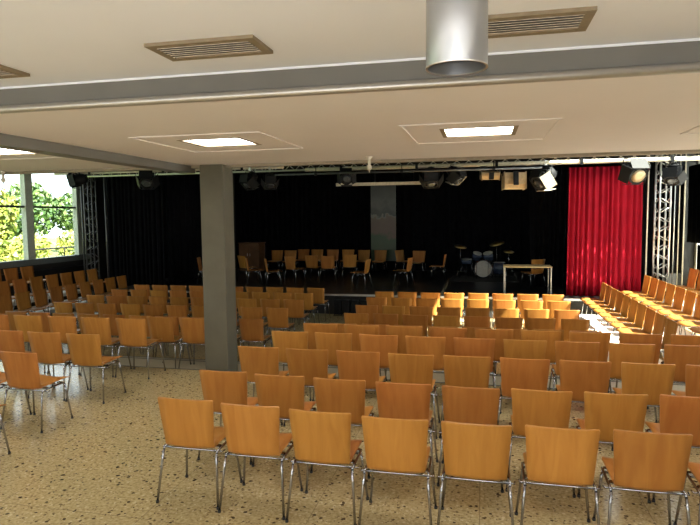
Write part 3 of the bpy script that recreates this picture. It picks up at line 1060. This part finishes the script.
def spot(x, y, z, top, rotz, tilt, s, label, flap=BLACKM, kind='fresnel', reflect=None):
    """theatre spotlight; (x,y,z) is the body centre, hung from a clamp at height top"""
    t = empty('stage_spotlight', (x, y, z), radians(rotz), label, 'spotlight', 'spotlights above the stage')
    T_ = Matrix.Rotation(radians(tilt), 4, 'X')     # local -Y is the beam direction
    b = MB()
    Mb = T_ @ Matrix.Rotation(pi / 2, 4, 'X')
    b.lathe([(0.06 * s, -0.17 * s), (0.10 * s, -0.14 * s), (0.11 * s, -0.02 * s), (0.11 * s, 0.12 * s), (0.125 * s, 0.13 * s), (0.125 * s, 0.16 * s)], 16, Mb)
    for k in range(3):
        b.box(-0.10 * s, 0.10 * s, (-0.05 + 0.06 * k) * s, (-0.04 + 0.06 * k) * s, 0.09 * s, 0.125 * s, T_)
    b.done('housing', BLACKM, t)
    b = MB().lathe([(0.095 * s, 0.161 * s), (0.05 * s, 0.175 * s)], 16, Mb)
    b.done('lens', reflect or LENSM, t)
    for k in range(4):
        Mk = T_ @ Matrix.Translation((0, -0.165 * s, 0)) @ Matrix.Rotation(k * pi / 2, 4, 'Y') @ Matrix.Translation((0, 0, 0.12 * s)) @ Matrix.Rotation(radians(-62), 4, 'X')
        MB().box(-0.115 * s, 0.115 * s, -0.004, 0.004, 0, 0.16 * s, Mk).done('barn_door', flap if k in (1, 2) else BLACKM, t)
    b = MB()
    b.tube([(-0.135 * s, 0, 0), (-0.135 * s, 0, 0.17 * s), (0.135 * s, 0, 0.17 * s), (0.135 * s, 0, 0)], 0.009, 6)
    b.done('yoke', BLACKM, t)
    b = MB().tube([(0, 0, 0.17 * s), (0, 0, top - z)], 0.011, 6)
    b.box(-0.03, 0.03, -0.03, 0.03, top - z - 0.05, top - z + 0.05)
    b.done('clamp', ALU, t)
    return t


spot(-1.10, 13.0, 3.05, 3.27, 5, 62, 1.35, 'black spotlight pointing down, its barn doors right of the panel')
spot(-0.59, 13.0, 3.08, 3.27, 60, 50, 1.15, 'slim black spotlight with one pale flap', FLAP)
spot(1.30, 13.0, 2.96, 3.27, -55, 38, 1.45, 'black spotlight with two barn doors coloured as lit left of the red curtain', FLAP)
spot(3.02, 13.0, 3.05, 3.27, 15, 30, 1.5, 'large black spotlight before the red curtain with tan lens', BLACKM, reflect=TANREF)
spot(3.78, 13.0, 2.98, 3.27, -35, 55, 1.2, 'black spotlight beside the lattice tower')
spot(-3.02, 13.0, 3.08, 3.27, 10, 20, 1.1, 'small round black spotlight left of the tan batten')
spot(-5.45, 13.2, 3.08, 3.36, -25, 50, 1.2, 'dim black spotlight just right of the column top')
spot(-4.95, 13.2, 3.06, 3.36, 25, 55, 1.1, 'second dim spotlight right of the column top')
spot(-8.2, 13.2, 3.18, 3.36, 20, 40, 1.4, 'dim black spotlight above the left black curtain')
spot(-10.2, 13.2, 3.20, 3.36, -70, 15, 1.3, 'black spotlight with bright lens in front of the garden window', reflect=WHITEP)


def floodlight(x, y, z, w_, h_, tilt, label):
    t = empty('floodlight', (x, y, z), radians(10), label, 'floodlight', 'tan floodlights above the stage')
    T_ = Matrix.Rotation(radians(tilt), 4, 'X')
    b = MB()
    n = 8
    pts = [(0.16 * cos(pi * k / n), -0.16 * sin(pi * k / n)) for k in range(n + 1)]
    for (ya, za), (yb, zb) in zip(pts, pts[1:]):
        vs = [b.b.verts.new(T_ @ Vector(p)) for p in ((-w_ / 2, ya, za * h_ / 0.16), (w_ / 2, ya, za * h_ / 0.16), (w_ / 2, yb, zb * h_ / 0.16), (-w_ / 2, yb, zb * h_ / 0.16),
                                                   (-w_ / 2, ya * 0.95, za * 0.93 * h_ / 0.16), (w_ / 2, ya * 0.95, za * 0.93 * h_ / 0.16), (w_ / 2, yb * 0.95, zb * 0.93 * h_ / 0.16), (-w_ / 2, yb * 0.95, zb * 0.93 * h_ / 0.16))]
        for f in ((0, 1, 2, 3), (7, 6, 5, 4), (0, 3, 7, 4), (1, 5, 6, 2)):
            b.b.faces.new([vs[i] for i in f])
    b.done('reflector', TANREF, t)
    MB().box(-w_ / 2 - 0.01, -w_ / 2, -0.16, 0.16, -h_, 0.02, T_).done('side_plate', TANREF, t)
    MB().box(w_ / 2, w_ / 2 + 0.01, -0.16, 0.16, -h_, 0.02, T_).done('side_plate', TANREF, t)
    MB().box(-0.05, 0.05, -0.22, -0.165, -h_ * 0.8, 0.02, T_).done('wiring_box', BLACKM, t)
    MB().tube([(-w_ / 2 - 0.02, 0, -0.05), (-w_ / 2 - 0.02, 0, 0.13), (w_ / 2 + 0.02, 0, 0.13), (w_ / 2 + 0.02, 0, -0.05)], 0.009, 6).tube([(0, 0, 0.13), (0, 0, 3.27 - z)], 0.01, 6).done('yoke', BLACKM, t)
    return t


floodlight(0.16, 13.0, 3.10, 0.36, 0.16, 10, 'tan floodlight, the smaller left one of two beneath the cream pipe')
floodlight(0.66, 13.0, 3.06, 0.44, 0.34, -5, 'tan floodlight, the larger right one of two beneath the cream pipe')

# ------------------------------------------------------------------ ceiling fittings
for k, (a0, a1) in enumerate(LIGHTS):
    lab = ['square lit ceiling panel above the left rows, left of centre', 'square lit ceiling panel beside the hanging steel tube',
           'square lit ceiling panel beyond the grey ceiling beam', 'square lit ceiling panel at the right side'][k]
    t = empty('ceiling_light', ((a0 + a1) / 2, (LY0 + LY1) / 2, CH2), 0, lab, 'light', 'recessed ceiling lights')
    hx, hy = (a1 - a0) / 2, (LY1 - LY0) / 2
    MB().box(-hx + 0.04, hx - 0.04, -hy + 0.04, hy - 0.04, 0.012, 0.03).done('diffuser', LAMP, t)
    b = MB()
    for (xa, xb, ya, yb) in ((-hx, -hx + 0.04, -hy, hy), (hx - 0.04, hx, -hy, hy), (-hx + 0.04, hx - 0.04, -hy, -hy + 0.04), (-hx + 0.04, hx - 0.04, hy - 0.04, hy)):
        b.box(xa, xb, ya, yb, -0.002, 0.05)
    b.done('frame', VENTW, t)
    b = MB()
    ox, oy0, oy1, wv = 0.65, -0.60, 0.68, 0.025
    for (xa, xb, ya, yb) in ((-ox, -ox + wv, oy0, oy1), (ox - wv, ox, oy0, oy1), (-ox + wv, ox - wv, oy0, oy0 + wv), (-ox + wv, ox - wv, oy1 - wv, oy1)):
        b.box(xa, xb, ya, yb, -0.008, 0.0)
    b.done('surround', CEIL, t)
for k, (x0, x1, y0, y1) in enumerate(((-1.77, -1.15, 2.86, 3.16), (-0.14, 0.50, 2.87, 3.18), (-3.46, -2.83, 2.95, 3.25))):
    lab = ['wood-toned ceiling grille left of the steel tube', 'wood-toned ceiling grille just right of the steel tube', 'wood-toned ceiling grille cut off at the left edge'][k]
    t = empty('ceiling_vent', ((x0 + x1) / 2, (y0 + y1) / 2, CH1), 0, lab, 'vent', 'ceiling grilles')
    hx, hy = (x1 - x0) / 2, (y1 - y0) / 2
    MB().box(-hx + 0.04, hx - 0.04, -hy + 0.04, hy - 0.04, -0.004, -0.001).done('backing', DARKIN, t)
    b = MB()
    f = 0.045
    for (xa, xb, ya, yb) in ((-hx, -hx + f, -hy, hy), (hx - f, hx, -hy, hy), (-hx + f, hx - f, -hy, -hy + f), (-hx + f, hx - f, hy - f, hy)):
        b.box(xa, xb, ya, yb, -0.018, 0.0)
    b.done('frame', VENTW, t)
    for i in range(6):
        yy = -hy + f + 0.02 + i * (2 * hy - 2 * f - 0.04) / 5
        Ms = Matrix.Translation((0, yy, -0.012)) @ Matrix.Rotation(radians(25), 4, 'X')
        MB().box(-hx + f, hx - f, -0.016, 0.016, -0.0015, 0.0015, Ms).done('slat', VENTD, t)

t = empty('ceiling_tube', (-0.083, 1.93, 2.635), 0, 'large brushed steel tube hanging from the near ceiling', 'lamp')
b = MB().lathe([(0.096, 0.0), (0.0975, 0.003), (0.0975, 0.47), (0.094, 0.47), (0.091, 0.46), (0.091, 0.004)], 40)
b.b.faces.ensure_lookup_table()
# open the lower end
for f in [f for f in b.b.faces if len(f.verts) > 4]:
    b.b.faces.remove(f)
b.done('shade', DUCT, t)
MB().lathe([(0.090, 0.10), (0.090, 0.11)], 24).done('baffle', DARKIN, t)
bb = MB()
n = 40
pr = [(0.092, 0.0), (0.0985, 0.0), (0.0985, 0.004), (0.092, 0.004)]
rings = [[bb.b.verts.new((r * cos(2 * pi * k / n), r * sin(2 * pi * k / n), z)) for k in range(n)] for r, z in pr]
for a in range(4):
    for k in range(n):
        bb.b.faces.new((rings[a][k], rings[a][(k + 1) % n], rings[(a + 1) % 4][(k + 1) % n], rings[(a + 1) % 4][k]))
bb.done('rim', ALU, t)

for k, (x, y, lab) in enumerate(((-1.40, 7.3, 'small white sprinkler on the ceiling edge, right of the column'), (-7.2, 7.6, 'small white sprinkler on the ceiling edge, before the window'))):
    t = empty('sprinkler', (x, y, CH2), 0, lab, 'sprinkler', 'ceiling sprinklers')
    MB().lathe([(0.05, 0), (0.05, -0.015), (0.02, -0.03), (0.018, -0.1), (0.03, -0.115), (0.036, -0.14), (0.02, -0.17)], 14).done('body', WHITEP, t)
    MB().lathe([(0.008, -0.17), (0.006, -0.2)], 8).done('nozzle', ALU, t)
